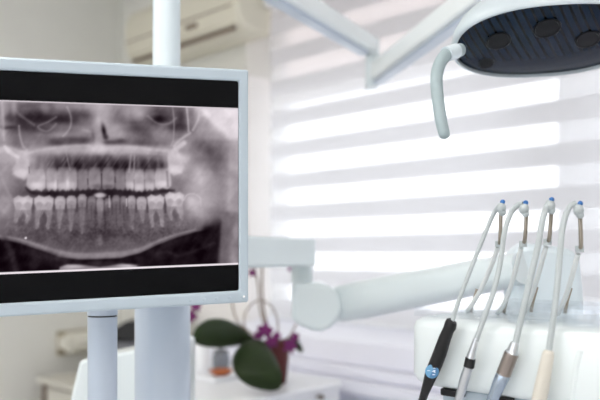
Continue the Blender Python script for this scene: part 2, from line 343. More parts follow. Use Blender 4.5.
    m = sm(-(y-yb-1), 1.1)*sm(x-212-(228-y)*.12, 2.5)
    mix(m, 24, .96)
    m2 = sm(-(y-(226+(x-205)*-.15)), 3)*sm(-(x-202), 3)*sm(x-224, 2.5); mix(m2, 26, .9)
    line(list(zip([0,20,40,60,80,100,120,140,155,175,195], [236,239.5,246,253,255.5,255,254,249.5,242.5,235,229.5])), [1,1.3,2,2.6,2.6,2.6,2.6,2.2,1.3,1,.8], 146, .75, 1.5)
    ell(48, 256, 17, 4.2, 62, .6, 2.5, .12); ell(54, 264, 20, 3, 44, .5, 3); line([(4,238),(12,255),(16,270)], 3, 62, .6, 2)
    line([(150,262),(158,254),(168,252),(176,256)], 1.6, 52, .6, 1.6); ell(160, 259, 10, 5, 42, .5, 3); line([(178,256),(195,251),(214,243)], 1.6, 52, .6, 2); ell(172,244,16,4,60,.4,3,-.4)
    line([(226,215),(223,240),(220,270)], [3,3,3.5], 92, .5, 2); poly([(222,212),(242,212),(242,270),(219,270)], 112, .75, 2); ell(234, 250, 4, 12, 150, .4, 3); ell(236, 232, 3, 6, 172, .5, 2); ell(234, 262, 3, 6, 168, .5, 2)
    poly([(60,267),(68,264.5),(84,264.8),(100,267),(122,263.5),(136,265.5),(142,272),(58,272)], 172, .8, 1.2); ell(100, 263.5, 16, 2.6, 56, .8, 1.5); ell(74,266.5,8,1.6,210,.6,1.2); ell(128, 266, 8, 1.5, 215, .6, 1.2)
    ell(25.8, 238, 1.0, 1.0, 235, .95, .6)
    # film grain and trabecular texture
    rg = np.random.RandomState(5); q = rg.rand(260, 300)
    def vn(sx, sy, o):
        u = (x*.83+y*.55+60)*sx+o; v = (y*.83-x*.55+140)*sy+o; a = u.astype(int) % 299; b = v.astype(int) % 259; f = u-np.floor(u); g = v-np.floor(v)
        f = f*f*(3-2*f); g = g*g*(3-2*g)
        return (q[b,a]*(1-f)+q[b,a+1]*f)*(1-g)+(q[b+1,a]*(1-f)+q[b+1,a+1]*f)*g-.5
    def ns(a, b, k): return np.sin(x*a+1.7*np.sin(y*b+k))*np.sin(y*a*1.07+1.9*np.sin(x*b*1.3+k*2))
    jaw = np.exp(-((y-230)/14)**2)*sm(-(x-8), 4)*sm(x-190, 6)*np.where(y < yb-3, 1, 0)
    band = np.exp(-((y-163)/7)**2)*sm(-(x-46), 4)*sm(x-156, 4)
    L = S[0]+1+(vn(.55, .5, 0)+.6*vn(.28, .3, 7))*(5+14*jaw)+vn(.12, .14, 3)*17+vn(.3, .1, 19)*9+vn(.6, .08, 11)*26*band
    return np.clip(107+(L-107)*1.13, 9, 242)
def xray_rgb(x, y, ytop, ybot):
    L = xray(x, y)
    L = np.where(ytop < 1.1, 205, L); L = np.where(ybot < 1.7, 235, L)
    c = np.stack([L+4, L-5, L+1], -1)/255
    return np.where(c <= .04045, c/12.92, ((c+.055)/1.055)**2.4)
# ================================================================ the room
XL, XR_, YB, YF, ZC = -3.35, 1.7, 2.12, -2.0, 2.72
WX0, WX1, WZ0, WZ1 = -2.34, 1.3, 1.01, 2.44
WT = .26
struct('floor', box(B(), XL-.1, XR_+.1, YF-.1, YB+WT, -.05, 0), 'floor')
struct('ceiling', box(B(), XL-.1, XR_+.1, YF-.1, YB+WT, ZC, ZC+.05), 'ceiling')
bm = B(); box(bm, XL-.1, WX0, YB, YB+WT, 0, ZC); box(bm, WX1, XR_+.1, YB, YB+WT, 0, ZC); box(bm, WX0, WX1, YB, YB+WT, 0, WZ0); box(bm, WX0, WX1, YB, YB+WT, WZ1, ZC)
struct('wall_back', bm, 'wall')
struct('wall_left', box(B(), XL-.1, XL, YF, YB, 0, ZC), 'wall')
struct('wall_right', box(B(), XR_, XR_+.1, YF, YB, 0, ZC), 'wall_white')
bm = B(); box(bm, XL, -1.7, YF-.1, YF, 0, ZC); box(bm, 1.1, XR_, YF-.1, YF, 0, ZC); box(bm, -1.7, 1.1, YF-.1, YF, 0, .9); box(bm, -1.7, 1.1, YF-.1, YF, 2.3, ZC)
struct('wall_front', bm, 'wall_white')
# window behind the blind
def frame(name, x0, x1, z0, z1, y, cuts, zbar, glass):
    bm = B(); w = .055
    for a, b, c, d in [(x0, x1, z0, z0+w), (x0, x1, z1-w, z1)]: box(bm, a, b, y, y+.06, c, d)
    for a, b in [(x0, x0+w), (x1-w, x1)]+cuts: box(bm, a, b, y, y+.06, z0+w, z1-w)
    if zbar:
        xs = [x0+w]+[q for c in cuts for q in c]+[x1-w]
        for a, b in zip(xs[::2], xs[1::2]): box(bm, a, b, y, y+.06, zbar, zbar+.05)
    f = struct(name, bm, 'white')
    g = obj('window_glass', box(B(), x0+w-.01, x1-w+.01, y+.03, y+.034, z0+w-.01, (zbar or z1-w)+.01), 'pane', f)
    if zbar: obj('frosted_transom', box(B(), x0+w-.01, x1-w+.01, y+.028, y+.034, zbar+.04, z1-w+.01), 'frosted', f)
frame('window_1', WX0, WX1, WZ0, WZ1, YB+.17, [(-1.0, -.86), (.30, .40)], 1.98, 1)
frame('window_2', -1.7, 1.1, .9, 2.3, YF-.08, [(-.33, -.27)], None, 1)
# sill shelf with its mouldings and the low wall below it
zs = CZ-.27
struct('trim_1', box(B(), -2.18, XR_-.02, 1.727, YB-.001, zs-.075, zs), 'sill', bevel=.006)
bm = B(); box(bm, -2.18, XR_-.02, 1.690, YB-.001, zs-.110, zs-.0755); box(bm, -2.18, XR_-.02, 1.655, YB-.001, zs-.150, zs-.1105)
struct('trim_2', bm, 'sill', bevel=.008)
struct('wall_sill', box(B(), -2.18, XR_-.02, 1.70, YB-.001, 0, zs-.1505), mat('low_wall_paint', (232,233,246), .7))
# white boxed pier beside the blind
struct('trim_3', box(B(), -2.52, -2.182, 1.99, YB-.001, .9, CZ+.75), 'wall_white', bevel=.004)
# blind
bl = thing('window_blind', 'white roller blind with alternating sheer and opaque horizontal bands covering the window', 'blind', (-.8, 2.095, zs))
bm = B(); nx, nz = 40, 60; X0, X1, Z0, Z1 = -2.155, 1.30, zs+.012, 2.335
g = [[bm.verts.new((X0+(X1-X0)*i/nx, 2.09+.0025*math.sin(j*.55)*math.sin(i*.23+1), Z0+(Z1-Z0)*j/nz)) for j in range(nz+1)] for i in range(nx+1)]
for i in range(nx):
    for j in range(nz): bm.faces.new((g[i][j], g[i+1][j], g[i+1][j+1], g[i][j+1]))
fab = obj('blind_fabric', bm, 'blind', bl)
# keep the stripe phase in height above floor: object space of the part starts at the blind's base
fab.data.transform(Matrix.Translation((0, 0, zs))); fab.location = (0, 0, -zs)
obj('blind_headrail', box(B(), -2.157, 1.34, 2.05, 2.118, 2.335, 2.42), 'white', bl, bevel=.008)
bm = B(); tube(bm, [(X0, 2.09, Z0), (X1, 2.09, Z0)], .010, 12); obj('bottom_rail', bm, 'white', bl)
# air conditioner
ac = thing('air_conditioner', 'cream wall-mounted split air conditioner high on the wall beside the blind', 'air conditioner', (-2.66, 2.02, CZ+.925))
pr = [(2.119,.93),(2.02,.922),(1.955,.935),(1.925,.965),(1.912,1.01),(1.91,1.07),(1.918,1.13),(1.94,1.17),(1.985,1.19),(2.119,1.192)]
bm = B(); prism(bm, [Vector((-2.99, y, CZ+h)) for y, h in pr], Vector((.825, 0, 0))); obj('casing', bm, 'ac', ac, bevel=.018, smooth=50, seg=3)
bm = B(); obox(bm, Vector((-2.58, 1.9285, CZ+.9585)), Vector((.37,0,0)), Vector((0,.0035,-.0035)), Vector((0,.010,.012))); obj('air_louver', bm, 'ac', ac)
bm = B(); box(bm, -2.96, -2.21, 1.936, 1.948, CZ+.930, CZ+.941); obj('air_slot', bm, 'slot', ac)
bm = B(); box(bm, -2.97, -2.20, 1.9085, 1.912, CZ+1.02, CZ+1.025); obj('panel_seam', bm, 'slot', ac)
bm = B(); box(bm, -2.50, -2.43, 1.906, 1.93, CZ+.984, CZ+.998); obj('display_window', bm, 'slot', ac)
# unseen ceiling panels, added to fill the room with light
M['lamp'] = emit('fill_panel_light', (1,.96,.90,1), FILL)
for k, (x, y) in enumerate([(-.9,.1),(.5,.1),(-.9,-1.1),(.5,-1.1),(-2.3,-.3),(-2.3,-1.4)]):
    t = thing('fill_panel', 'square white ceiling panel, added out of view as fill light', 'fill light', (x, y, ZC-.04), 'added ceiling fill panels')
    bm = B()
    for a, b, c, d in [(-.3,.3,-.3,-.27),(-.3,.3,.27,.3),(-.3,-.27,-.27,.27),(.27,.3,-.27,.27)]: box(bm, x+a, x+b, y+c, y+d, ZC-.04, ZC)
    obj('frame', bm, 'white', t); obj('diffuser', box(B(), x-.27, x+.27, y-.27, y+.27, ZC-.03, ZC-.022), 'lamp', t)
M['deskm'] = mat('desk_laminate', (214,211,202), .5)
# ================================================================ desk corner on the left
dk = thing('desk', 'white desk in the far corner behind the two poles', 'desk', (-2.85, 1.85, 0))
p0 = PZ(37, 377, CZ-.58); ytop = CZ-.58
obj('desk_top', box(B(), p0.x, -2.53, p0.y, YB-.002, ytop-.028, ytop), 'deskm', dk, bevel=.004)
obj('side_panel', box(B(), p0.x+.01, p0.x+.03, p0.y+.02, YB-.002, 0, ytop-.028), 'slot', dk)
obj('side_panel', box(B(), -2.56, -2.535, p0.y+.02, YB-.002, 0, ytop-.028), 'deskm', dk)
obj('cupboard_front', box(B(), p0.x+.035, -2.57, p0.y+.03, p0.y+.05, .04, ytop-.045), 'deskm', dk)
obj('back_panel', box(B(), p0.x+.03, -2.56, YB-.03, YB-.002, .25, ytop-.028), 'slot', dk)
M['plate'] = mat('beige_plate', (168,158,136), .5)
# paper roll holder on the left wall
pa = P(60, 342, (XL)/(FW.x+RT.x*(60-300)/F0)); pb = P(84, 342, (XL)/(FW.x+RT.x*(84-300)/F0))
yc = (pa.y+pb.y)/2; zc = pa.z; hw = (pb.y-pa.y)/2
ph = thing('paper_roll_holder', 'small white paper roll holder fixed to the wall above the corner desk', 'paper holder', (XL, yc, zc-.06))
bm = B(); box(bm, XL+.001, XL+.016, yc-hw-.02, yc+hw+.02, zc-.065, zc+.055); obj('back_plate', bm, 'plate', ph, bevel=.004)
for s in (-1, 1):
    bm = B(); y = yc+s*(hw+.012); box(bm, XL+.016, XL+.11, y-.005, y+.005, zc-.03, zc+.03); obj('bracket', bm, 'paper', ph, bevel=.003)
bm = B(); tube(bm, [(XL+.075, yc-hw+.004, zc), (XL+.075, yc+hw-.004, zc)], .052, 28); obj('paper_roll', bm, 'paper', ph)
bm = B(); tube(bm, [(XL+.075, yc-hw-.006, zc), (XL+.075, yc+hw+.006, zc)], .017, 16); obj('roll_core', bm, 'slot', ph)
# device on the desk behind the column
q = P(140, 350, 3.15)
pt = thing('printer', 'grey printer with a black lid on the corner desk, between pole and column', 'printer', (q.x, q.y, ytop))
dx = RT*.16; dy = Vector((FW.x, FW.y, 0))*.13
cb = Vector((q.x, q.y, 0))
bm = B(); obox(bm, cb+UP*(ytop+.105), dx, dy, UP*.104); obj('casing', bm, 'grey', pt, bevel=.03, seg=4)
bm = B(); pts = [cb-dx*1.05+UP*(ytop+.2105), cb+dx*1.05+UP*(ytop+.2105), cb+dx*1.0+UP*(ytop+.315), cb-dx*.25+UP*(ytop+.295)]
prism(bm, [p-dy*.9 for p in pts], dy*1.8); obj('lid', bm, 'black', pt, bevel=.008)
# ================================================================ counter with the orchid
zt = CZ-.365
ct = thing('counter', 'white counter with a rounded corner below the window, carrying the orchid', 'counter', (-1.7, 1.33, 0))
def rrect(x0, x1, y0, y1, r, z):
    o = []
    for cx, cy, a0 in ((x1-r, y1-r, 0), (x0+r, y1-r, 90), (x0+r, y0+r, 180), (x1-r, y0+r, 270)):
        for k in range(7): a = math.radians(a0+15*k); o.append(Vector((cx+r*math.cos(a), cy+r*math.sin(a), z)))
    return o
obj('counter_top', prism(B(), rrect(-1.95, -1.322, 1.1, 1.6, .05, zt-.018), UP*.018), 'white', ct, bevel=.006)
obj('cabinet_body', box(B(), -1.93, -1.345, 1.16, 1.585, .06, zt-.0185), 'white', ct, bevel=.003)
obj('plinth', box(B(), -1.91, -1.38, 1.2, 1.55, 0, .059), 'grey', ct)
obj('cabinet_door', box(B(), -1.925, -1.67, 1.142, 1.1595, .08, zt-.05), 'white', ct, bevel=.003)
obj('cabinet_door', box(B(), -1.66, -1.36, 1.142, 1.1595, .08, zt-.05), 'white', ct, bevel=.003)
bm = B(); k0 = PZ(329, 392, zt-.06); tube(bm, [(-1.344, 1.49, zt-.034), (-1.326, 1.49, zt-.034)], [.005,.007], 14); obj('knob', bm, 'steel_dark', ct)
# white tray, bottle, jar, dish
tx = PZ(212, 374, zt)
ty = thing('tray', 'flat white tray on the counter left of the orchid', 'tray', (tx.x, tx.y, zt))
obj('tray_base', prism(B(), rrect(-1.87, -1.57, 1.30, 1.53, .02, zt+.0005), UP*.005), 'white', ty)
bm = B()
o1 = rrect(-1.875, -1.565, 1.295, 1.535, .022, zt+.001); o2 = rrect(-1.868, -1.572, 1.302, 1.528, .018, zt+.001)
for lv in (0,):
    a = [bm.verts.new(p) for p in o1]; b = [bm.verts.new(p+UP*.014) for p in o1]; c = [bm.verts.new(p+UP*.014) for p in o2]; d = [bm.verts.new(p) for p in o2]; n = len(a)
    for i in range(n):
        j = (i+1) % n
        for r, s in ((a,b),(b,c),(c,d),(d,a)): bm.faces.new((r[i], r[j], s[j], s[i]))
obj('rim', bm, 'white', ty)
zt2 = zt+.006
def stand(u, v, z): return PZ(u, v, z)
b0 = stand(203, 372, zt2)
bt = thing('bottle', 'small white pump bottle standing on the tray beside the column', 'bottle', b0)
bm = B(); lathe(bm, b0, UP, [(0,.020),(.003,.023),(.075,.023),(.088,.014),(.098,.010)]); obj('bottle_body', bm, 'white', bt)
bm = B(); lathe(bm, b0+UP*.0985, UP, [(0,.012),(.018,.012),(.02,.005),(.035,.005)]); box(bm, b0.x-.006, b0.x+.025, b0.y-.005, b0.y+.005, b0.z+.130, b0.z+.138); obj('pump_head', bm, 'cream', bt)
b1 = stand(221, 368, zt2)
jr = thing('jar', 'smoky grey glass jar on the tray under the orchid leaf', 'jar', b1)
bm = B(); lathe(bm, b1, UP, [(0,.022),(.004,.027),(.035,.029),(.045,.025),(.049,.023),(.049,.020),(.044,.022),(.034,.026),(.006,.024),(.005,.0)]); obj('jar_body', bm, 'smoke', jr)
bm = B(); lathe(bm, b1+UP*.0495, UP, [(0,.025),(.006,.025),(.010,.012),(.014,.008),(.018,.001)]); obj('lid', bm, 'grey', jr)
b2 = stand(221, 375.5, zt2)
di = tag(obj('dish', lathe(B(), b2, UP, [(0,.018),(.003,.022),(.014,.036),(.016,.037),(.0165,.035),(.006,.021),(.0055,.001)], 28), 'orange'), 'small shallow orange-brown dish on the white tray', 'dish')
# orchid
op = P(277, 384, 2.02); op.z = zt
orc = thing('potted_orchid', 'magenta orchid with broad dark green leaves in a red pot on the counter', 'orchid', op)
bm = B(); lathe(bm, op+UP*.0005, UP, [(0,.024),(.004,.027),(.10,.036),(.104,.039),(.122,.040),(.122,.036),(.108,.035),(.107,.001)], 28); obj('pot', bm, 'pot', orc)
bm = B(); lathe(bm, op+UP*.1075, UP, [(0,.0345),(.006,.032),(.010,.018),(.012,.001)]); obj('soil', bm, 'soil', orc)
def leaf(rows, th=.0022):            # rows of (edge, edge, depth, arch)
    bm = B(); n = 8; A = [P(*r[0], r[2]) for r in rows]; Bq = [P(*r[1], r[2]+r[4] if len(r) > 4 else r[2]) for r in rows]
    A = spline(A, 4); Bq = spline(Bq, 4); ar = []
    for i in range(len(rows)-1):
        for k in range(4): ar.append(rows[i][3]*(1-k/4)+rows[i+1][3]*k/4)
    ar.append(rows[-1][3]); G = []
    for a, b, h in zip(A, Bq, ar):
        r = []
        for k in range(n+1):
            t = k/n; r.append(bm.verts.new(a.lerp(b, t)+(FW*-1+UP*.3)*h*(math.sin(math.pi*t)-.15*math.exp(-((t-.5)/.09)**2))))
        G.append(r)
    for r, s in zip(G, G[1:]):
        for k in range(n): bm.faces.new((r[k], r[k+1], s[k+1], s[k]))
    o = obj('leaf', bm, 'leaf', orc, smooth=60); md = o.modifiers.new('Solidify', 'SOLIDIFY'); md.thickness = th; return o
leaf([((262,346),(258,350),2.0,.0),((246,331),(244,345),1.97,.008),((236,324),(233,346),1.93,.012),((222,319),(221,347.5),1.88,.014),((208,319.5),(208,347),1.84,.014),((198,326),(199,345),1.81,.01),((193,336),(194,341),1.8,.002)])
leaf([((262,342),(266,342),2.0,.0),((249,339),(264,341),1.96,.004),((237,349),(271,350),1.90,.012),((232,361),(277,360),1.86,.016),((236,375),(281,370),1.83,.016),((247,385),(282.5,379),1.82,.012),((261,390),(281.5,386),1.82,.006),((272,391),(278,390),1.82,.001)])
leaf([((272,345),(276,348),2.03,.0),((286,338),(286,346),2.08,.006),((298,341),(295,349),2.12,.006),((303,350),(301,353),2.14,.001)])
def stem(pts, r=.0024, m='stem'):
    bm = B(); tube(bm, spline([P(*p) for p in pts], 6), r, 8); return obj('stem', bm, m, orc)
stem([(275,351,2.02),(270,335,2.03),(264,312,2.04),(262,285,2.05),(262,258,2.05),(259,240,2.04)], .003)
stem([(272,351,2.02),(266,330,2.05),(260,308,2.07),(258,285,2.08),(254,266,2.07),(251,250,2.05)], .0026)
stem([(274,350,2.01),(262,345,2.0),(248,335,1.98),(244,318,1.98),(250,306,1.99),(260,300,2.0),(271,306,2.0),(277,318,2.0),(278,332,1.99)], .0018)
stem([(268,350,2.02),(252,334,2.04),(238,322,2.05),(233,308,2.05),(232,292,2.04)], .0022)
stem([(276,350,2.02),(284,342,2.01),(291,334,2.0),(296,324,1.99)], .002)
stem([(232,292,2.04),(222,292,2.03),(208,298,2.02),(196,306,2.0)], .0018)
def flower(u, v, d, size, ang, tilt=0):
    c = P(u, v, d); bm = B(); n = (-FW+UP*.15+RT*tilt).normalized(); a = n.cross(UP).normalized(); b = a.cross(n)
    for k, (w, l) in enumerate([(.52,1),(.68,.92),(.45,1),(.45,1),(.68,.92)]):
        th = math.radians(90+72*k+ang); dr = a*math.cos(th)+b*math.sin(th); sd = n.cross(dr); G = []
        for i in range(6):
            t = i/5; r = []
            for j in range(5):
                s = j/4*2-1; ww = w*size*math.sin(math.pi*min(1, t*.86+.1))**.8
                r.append(bm.verts.new(c+dr*size*l*t+sd*ww*s*.6+n*(size*(.25*t-.35*t*t)+.12*size*s*s*t)))
            G.append(r)
        for r, s in zip(G, G[1:]):
            for j in range(4): bm.faces.new((r[j], r[j+1], s[j+1], s[j]))
    ball(bm, c+n*size*.12-b*size*.15, size*.2, 1, 1, 1.3, 8)
    o = obj('flower', bm, 'petal', orc, smooth=80); md = o.modifiers.new('Solidify', 'SOLIDIFY'); md.thickness = .0012
for f in [(265,331,1.97,.026,10,.2),(258,336,1.98,.017,40,-.3),(271,342,1.96,.022,-20,.4),(277,336,1.97,.016,0,-.5),(290,346,1.95,.024,25,.5),(295,337,1.98,.015,60,.1),(252,273,2.06,.014,0,.3),(290,269,2.1,.010,15,.2),(196,307,2.0,.018,0,0),(190.5,316,2.0,.022,30,.3)]: flower(*f)
# white cabinet of the chairside unit in front of the counter
cq = [P(67, 412, 1.42), P(79, 362, 1.42), P(82, 360.5, 1.42), P(186, 340, 1.42), P(188, 345, 1.42), P(188, 412, 1.42)]
cu = thing('cuspidor_unit', 'bluish white slanted side cabinet behind the two poles', 'cabinet', Vector((cq[0].x, cq[0].y, 0))+RT*.1)
bm = B(); o = [Vector((cq[0].x, cq[0].y, .10))]+cq[:5]+[Vector((cq[4].x, cq[4].y, .10))]
prism(bm, o, Vector((FW.x, FW.y, 0))*.10); obj('housing', bm, 'unit', cu, bevel=.006)
bm = B(); obox(bm, Vector((cq[0].x, cq[0].y, .05))+RT*.12+FW*.05, RT*.10, FW*.04, UP*.049); obj('plinth', bm, 'grey', cu)
# ================================================================ monitor
z0 = 1.0525; PB = P(248, 302, z0)
def cv(a, b, c): return (RT*a+UP*b+FW*c).normalized()
HX = cv(.942, .036, .333); VY = cv(.0100, 1, -.136); VY = (VY-HX*VY.dot(HX)).normalized(); NZ = HX.cross(VY)   # NZ faces the camera
if NZ.dot(FW) > 0: NZ = -NZ
def st(u, v):
    d = (P(u, v, 1)-CAM); t = (PB-CAM).dot(NZ)/d.dot(NZ); q = CAM+d*t-PB; return q.dot(HX), q.dot(VY)
def uv(p):
    q = p-CAM; d = q.dot(FW); return 300+F0*q.dot(RT)/d, HOR-F0*q.z/d
def MP(s, t, n=0): return PB+HX*s+VY*t+NZ*n
T1 = st(248, 70)[1]; S0 = st(98.5, 180)[0]*2-st(238.4, 180)[0]; SR = st(238.6, 180)[0]; W0 = -(-S0-0)-.0135
tb = (st(238, 291)[1]+st(0, 303)[1])/2; tt = (st(238, 81.5)[1]+st(0, 69.7)[1])/2
ib = (st(238, 266.3)[1]+st(0, 272.5)[1])/2; it = (st(238, 108)[1]+st(0, 100)[1])/2
sl = S0; sr = SR; ol = sl-.0145
print('monitor', T1, S0, SR, tb, tt, ib, it)
mc = MP((ol)/2, 0)
mo = thing('monitor', 'silver-framed dental monitor showing a panoramic x-ray of teeth', 'monitor', mc)
def ringprism(a, b, n0, n1):         # frame between two rectangles (s0,s1,t0,t1)
    bm = B(); R = []
    for (s0, s1, t0, t1), n in ((a,n0),(a,n1),(b,n1),(b,n0)): R.append([bm.verts.new(MP(s, t, n)) for s, t in ((s0,t0),(s1,t0),(s1,t1),(s0,t1))])
    for i in range(4):
        for k in range(4): bm.faces.new((R[i][k], R[i][(k+1)%4], R[(i+1)%4][(k+1)%4], R[(i+1)%4][k]))
    return bm
obj('bezel', ringprism((ol, 0, 0, T1), (sl, sr, tb, tt), -.03, .004), 'bezel', mo, bevel=.0035, seg=3)
def slab(s0, s1, t0, t1, n0, n1):
    return obox(B(), MP((s0+s1)/2, (t0+t1)/2, (n0+n1)/2), HX*((s1-s0)/2), VY*((t1-t0)/2), NZ*((n1-n0)/2))
obj('back_cover', slab(ol+.004, -.004, .004, T1-.004, -.045, -.0305), 'bezel', mo, bevel=.006)
scr = obj('screen', slab(sl+.0002, sr-.0002, tb+.0002, tt-.0002, -.012, 0), 'dark', mo)
# the picture on the screen
nx, ny = 330, 210; bm = B(); sgr = np.linspace(sl+.0003, sr-.0006, nx+1); tgr = np.linspace(ib, it, ny+1)
PX = np.zeros((nx+1, ny+1, 2)); G = []
for i, s in enumerate(sgr):
    r = []
    for j, t in enumerate(tgr):
        p = MP(s, t, .0004); PX[i, j] = uv(p); r.append(bm.verts.new(p))
    G.append(r)
for i in range(nx):
    for j in range(ny): bm.faces.new((G[i][j], G[i+1][j], G[i+1][j+1], G[i][j+1]))
top = PX[:, -1, 1][:, None]; bot = PX[:, 0, 1][:, None]
cols = xray_rgb(PX[..., 0].ravel(), PX[..., 1].ravel(), (PX[..., 1]-top).ravel(), (bot-PX[..., 1]).ravel())
def xr_mat():
    m = bpy.data.materials.new('xray_display'); m.use_nodes = True; n = m.node_tree; n.nodes.clear()
    a = n.nodes.new('ShaderNodeAttribute'); a.attribute_name = 'tone'; e = n.nodes.new('ShaderNodeEmission'); e.inputs[1].default_value = XRS; o = n.nodes.new('ShaderNodeOutputMaterial')
    n.links.new(a.outputs['Color'], e.inputs[0]); n.links.new(e.outputs[0], o.inputs[0]); return m
xo = obj('xray_picture', bm, xr_mat(), scr)
at = xo.data.color_attributes.new('tone', 'FLOAT_COLOR', 'POINT'); at.data.foreach_set('color', np.concatenate([cols, np.ones((len(cols), 1))], 1).astype(np.float32).ravel())
for u in (190.5, 203.5, 216, 229):
    s, t = st(u, 300-(u-190)*.07); bm = B(); lathe(bm, MP(s, t, .0038), NZ, [(0,.0026),(.0010,.0024),(.0014,.0012)], 16); obj('button', bm, 'bezel', mo)
s, t = st(243, 295.8); bm = B(); lathe(bm, MP(s, t, .0038), NZ, [(0,.0040),(.0012,.0038),(.0016,.002)], 20); pb = obj('power_button', bm, 'bezel', mo)
bm = B(); lathe(bm, MP(s, t, .0053), NZ, [(0,.0018),(.0005,.0014)], 12); ld = obj('power_light', bm, emit('power_led', (1,1,1,1), 1.0), pb); ld['label'] = 'small white power light'
# pole below the monitor (touches its back), column with the thin tube above
def gp(p, z=0): return Vector((p.x, p.y, z))
pc = P(102.5, 330, 1.085)
po = thing('monitor_pole', 'slim white pole with a dark ring under the monitor', 'pole', gp(pc))
rp = .0221; ztp = pc.z
bm = B(); lathe(bm, gp(pc), UP, [(0,.045),(.01,.045),(.02,.035),(.03,rp),(P(102,316.5,1.085).z, rp)], 40); obj('pole_tube', bm, 'column', po)
zr = P(102, 316.5, 1.085).z
bm = B(); lathe(bm, gp(pc, zr+.0001), UP, [(0,rp*.97),(.0022,rp*.97)], 40); obj('dark_ring', bm, 'black', po)
bm = B(); lathe(bm, gp(pc, zr+.0024), UP, [(0,rp*1.02),(.05,rp*1.02),(.052,rp*.9)], 40); obj('pole_head', bm, 'column', po)
cc = P(162.6, 300, 1.2)
co = thing('unit_column', 'thick white column right of the slim pole, narrowing to a thin tube above the monitor', 'column', gp(cc))
bm = B(); lathe(bm, gp(cc), UP, [(0,.07),(.015,.07),(.03,.06),(.05,.0462),(CZ+.02,.0462),(CZ+.03,.040)], 56); obj('lower_tube', bm, 'column', co)
c2 = P(166.5, 100, 1.2)
bm = B(); lathe(bm, gp(c2, CZ+.0302), UP, [(0,.030),(.02,.0235),(.555,.0228)], 40); obj('upper_tube', bm, 'unit2', co)
# bracket joining the monitor to the column
bp = MP(-.16, .17, -.0455)
bk = thing('monitor_bracket', 'white bracket holding the monitor to the column', 'bracket', bp)
bm = B(); e = Vector((cc.x, cc.y, bp.z)); d = (e-bp).normalized(); obox(bm, bp-NZ*.006, HX*.05, VY*.05, NZ*.0055); obj('mount_plate', bm, 'unit2', bk, bevel=.003)
bm = B(); tube(bm, [bp-NZ*.012, bp-NZ*.03, e-d*.046], .018, 20); obj('mount_arm', bm, 'unit2', bk)
# ================================================================ operating lamp on its jointed arm
hA = CZ+.553; top = gp(c2, hA)
lp = thing('operating_lamp', 'white oval dental operating lamp with dark lens face on a jointed overhead arm', 'lamp', gp(c2, hA-.02))
bm = B(); lathe(bm, gp(c2, hA-.0165), UP, [(0,.026),(.004,.030),(.05,.030),(.054,.026)], 36); obj('swivel_collar', bm, 'unit2', lp)
jt = P(372, 50, 1.9); jt.z = hA
def bar(p, q, w, h, m='unit2', name='arm', bev=.006, w2=None, h2=None):
    bm = B(); d = (q-p).normalized(); s = d.cross(UP).normalized(); u = s.cross(d); w2 = w2 or w; h2 = h2 or h
    v = [bm.verts.new(c+s*(a*ww/2)+u*(b*hh/2)) for c, ww, hh in ((p, w, h), (q, w2, h2)) for a, b in ((-1,-1),(1,-1),(1,1),(-1,1))]
    for f in ((3,2,1,0),(4,5,6,7),(0,1,5,4),(1,2,6,5),(2,3,7,6),(3,0,4,7)): bm.faces.new([v[i] for i in f])
    return bm
bm = bar(top+(jt-top).normalized()*.028+UP*.01, jt, .050, .046); obj('first_arm', bm, 'lamp_arm', lp, bevel=.009, seg=3)
a = top+(jt-top)*.1+UP*-.0165; b = top+(jt-top)*.94+UP*-.026; bm = bar(a, b, .026, .012); obj('arm_rail', bm, 'column', lp, bevel=.002)
jb = P(375, 88, 1.9)
bm = B(); obox(bm, Vector((jt.x, jt.y, (jt.z+.02+jb.z)/2)), RT*.018, FW*.03, UP*((jt.z+.02-jb.z)/2)); obj('elbow_joint', bm, 'arm', lp, bevel=.006)
e0 = P(376, 73, 1.89); e1 = P(548, -58, 1.14)
bm = bar(e0, e1, .045, .050); obj('second_arm', bm, 'lamp_arm', lp, bevel=.009, seg=3)
a = e0+(e1-e0)*.02-UP*.030; b = e0+(e1-e0)*.97-UP*.030; bm = bar(a, b, .030, .008); obj('arm_cover', bm, 'column', lp, bevel=.003)
# head: an oval dome, its face looking down and towards the chair
LC = P(549, 41, 1.08)
nf = (-UP*math.cos(math.radians(25))-FW*math.sin(math.radians(25))).normalized()       # face normal
lx = (RT+UP*.20); lx = (lx-nf*lx.dot(nf)).normalized(); ly = nf.cross(lx)
if ly.dot(UP) < 0: ly = -ly
A0, B0 = .142, .080
def oval(k, h, n=64, ex=2.35):
    r = []
    for i in range(n):
        t = 2*math.pi*i/n; c, s = math.cos(t), math.sin(t)
        r.append(LC+lx*(A0*k*math.copysign(abs(c)**(2/ex), c))+ly*(B0*k*math.copysign(abs(s)**(2/ex), s))-nf*h)
    return r
bm = B(); prof = [(1.0,-.004),(1.02,-.002),(1.03,.005),(1.01,.016),(.95,.032),(.84,.050),(.68,.064),(.48,.074),(.25,.080),(.02,.082)]
R = [[bm.verts.new(p) for p in oval(.985,-.004)]]+[[bm.verts.new(p) for p in oval(k, h)] for k, h in prof]
R.insert(0, [bm.verts.new(p) for p in oval(.985, .010)])
for r, s in zip(R, R[1:]):
    for i in range(64): bm.faces.new((r[i], r[(i+1)%64], s[(i+1)%64], s[i]))
bm.faces.new(R[-1]); bm.faces.new(R[0][::-1])
obj('lamp_housing', bm, 'lamp_shell', lp, smooth=50)
bm = B(); c = bm.verts.new(LC+nf*.006); rings = []
uvs = {}
for k in (.3, .6, .85, .98):
    rings.append([bm.verts.new(p) for p in oval(k, -.006+.008*k**4)])
for i in range(64): bm.faces.new((c, rings[0][i], rings[0][(i+1)%64]))
for r, s in zip(rings, rings[1:]):
    for i in range(64): bm.faces.new((r[i], r[(i+1)%64], s[(i+1)%64], s[i]))
ul = bm.loops.layers.uv.new('UVMap')
for f in bm.faces:
    for l in f.loops: d = l.vert.co-LC; l[ul].uv = (d.dot(lx), d.dot(ly))
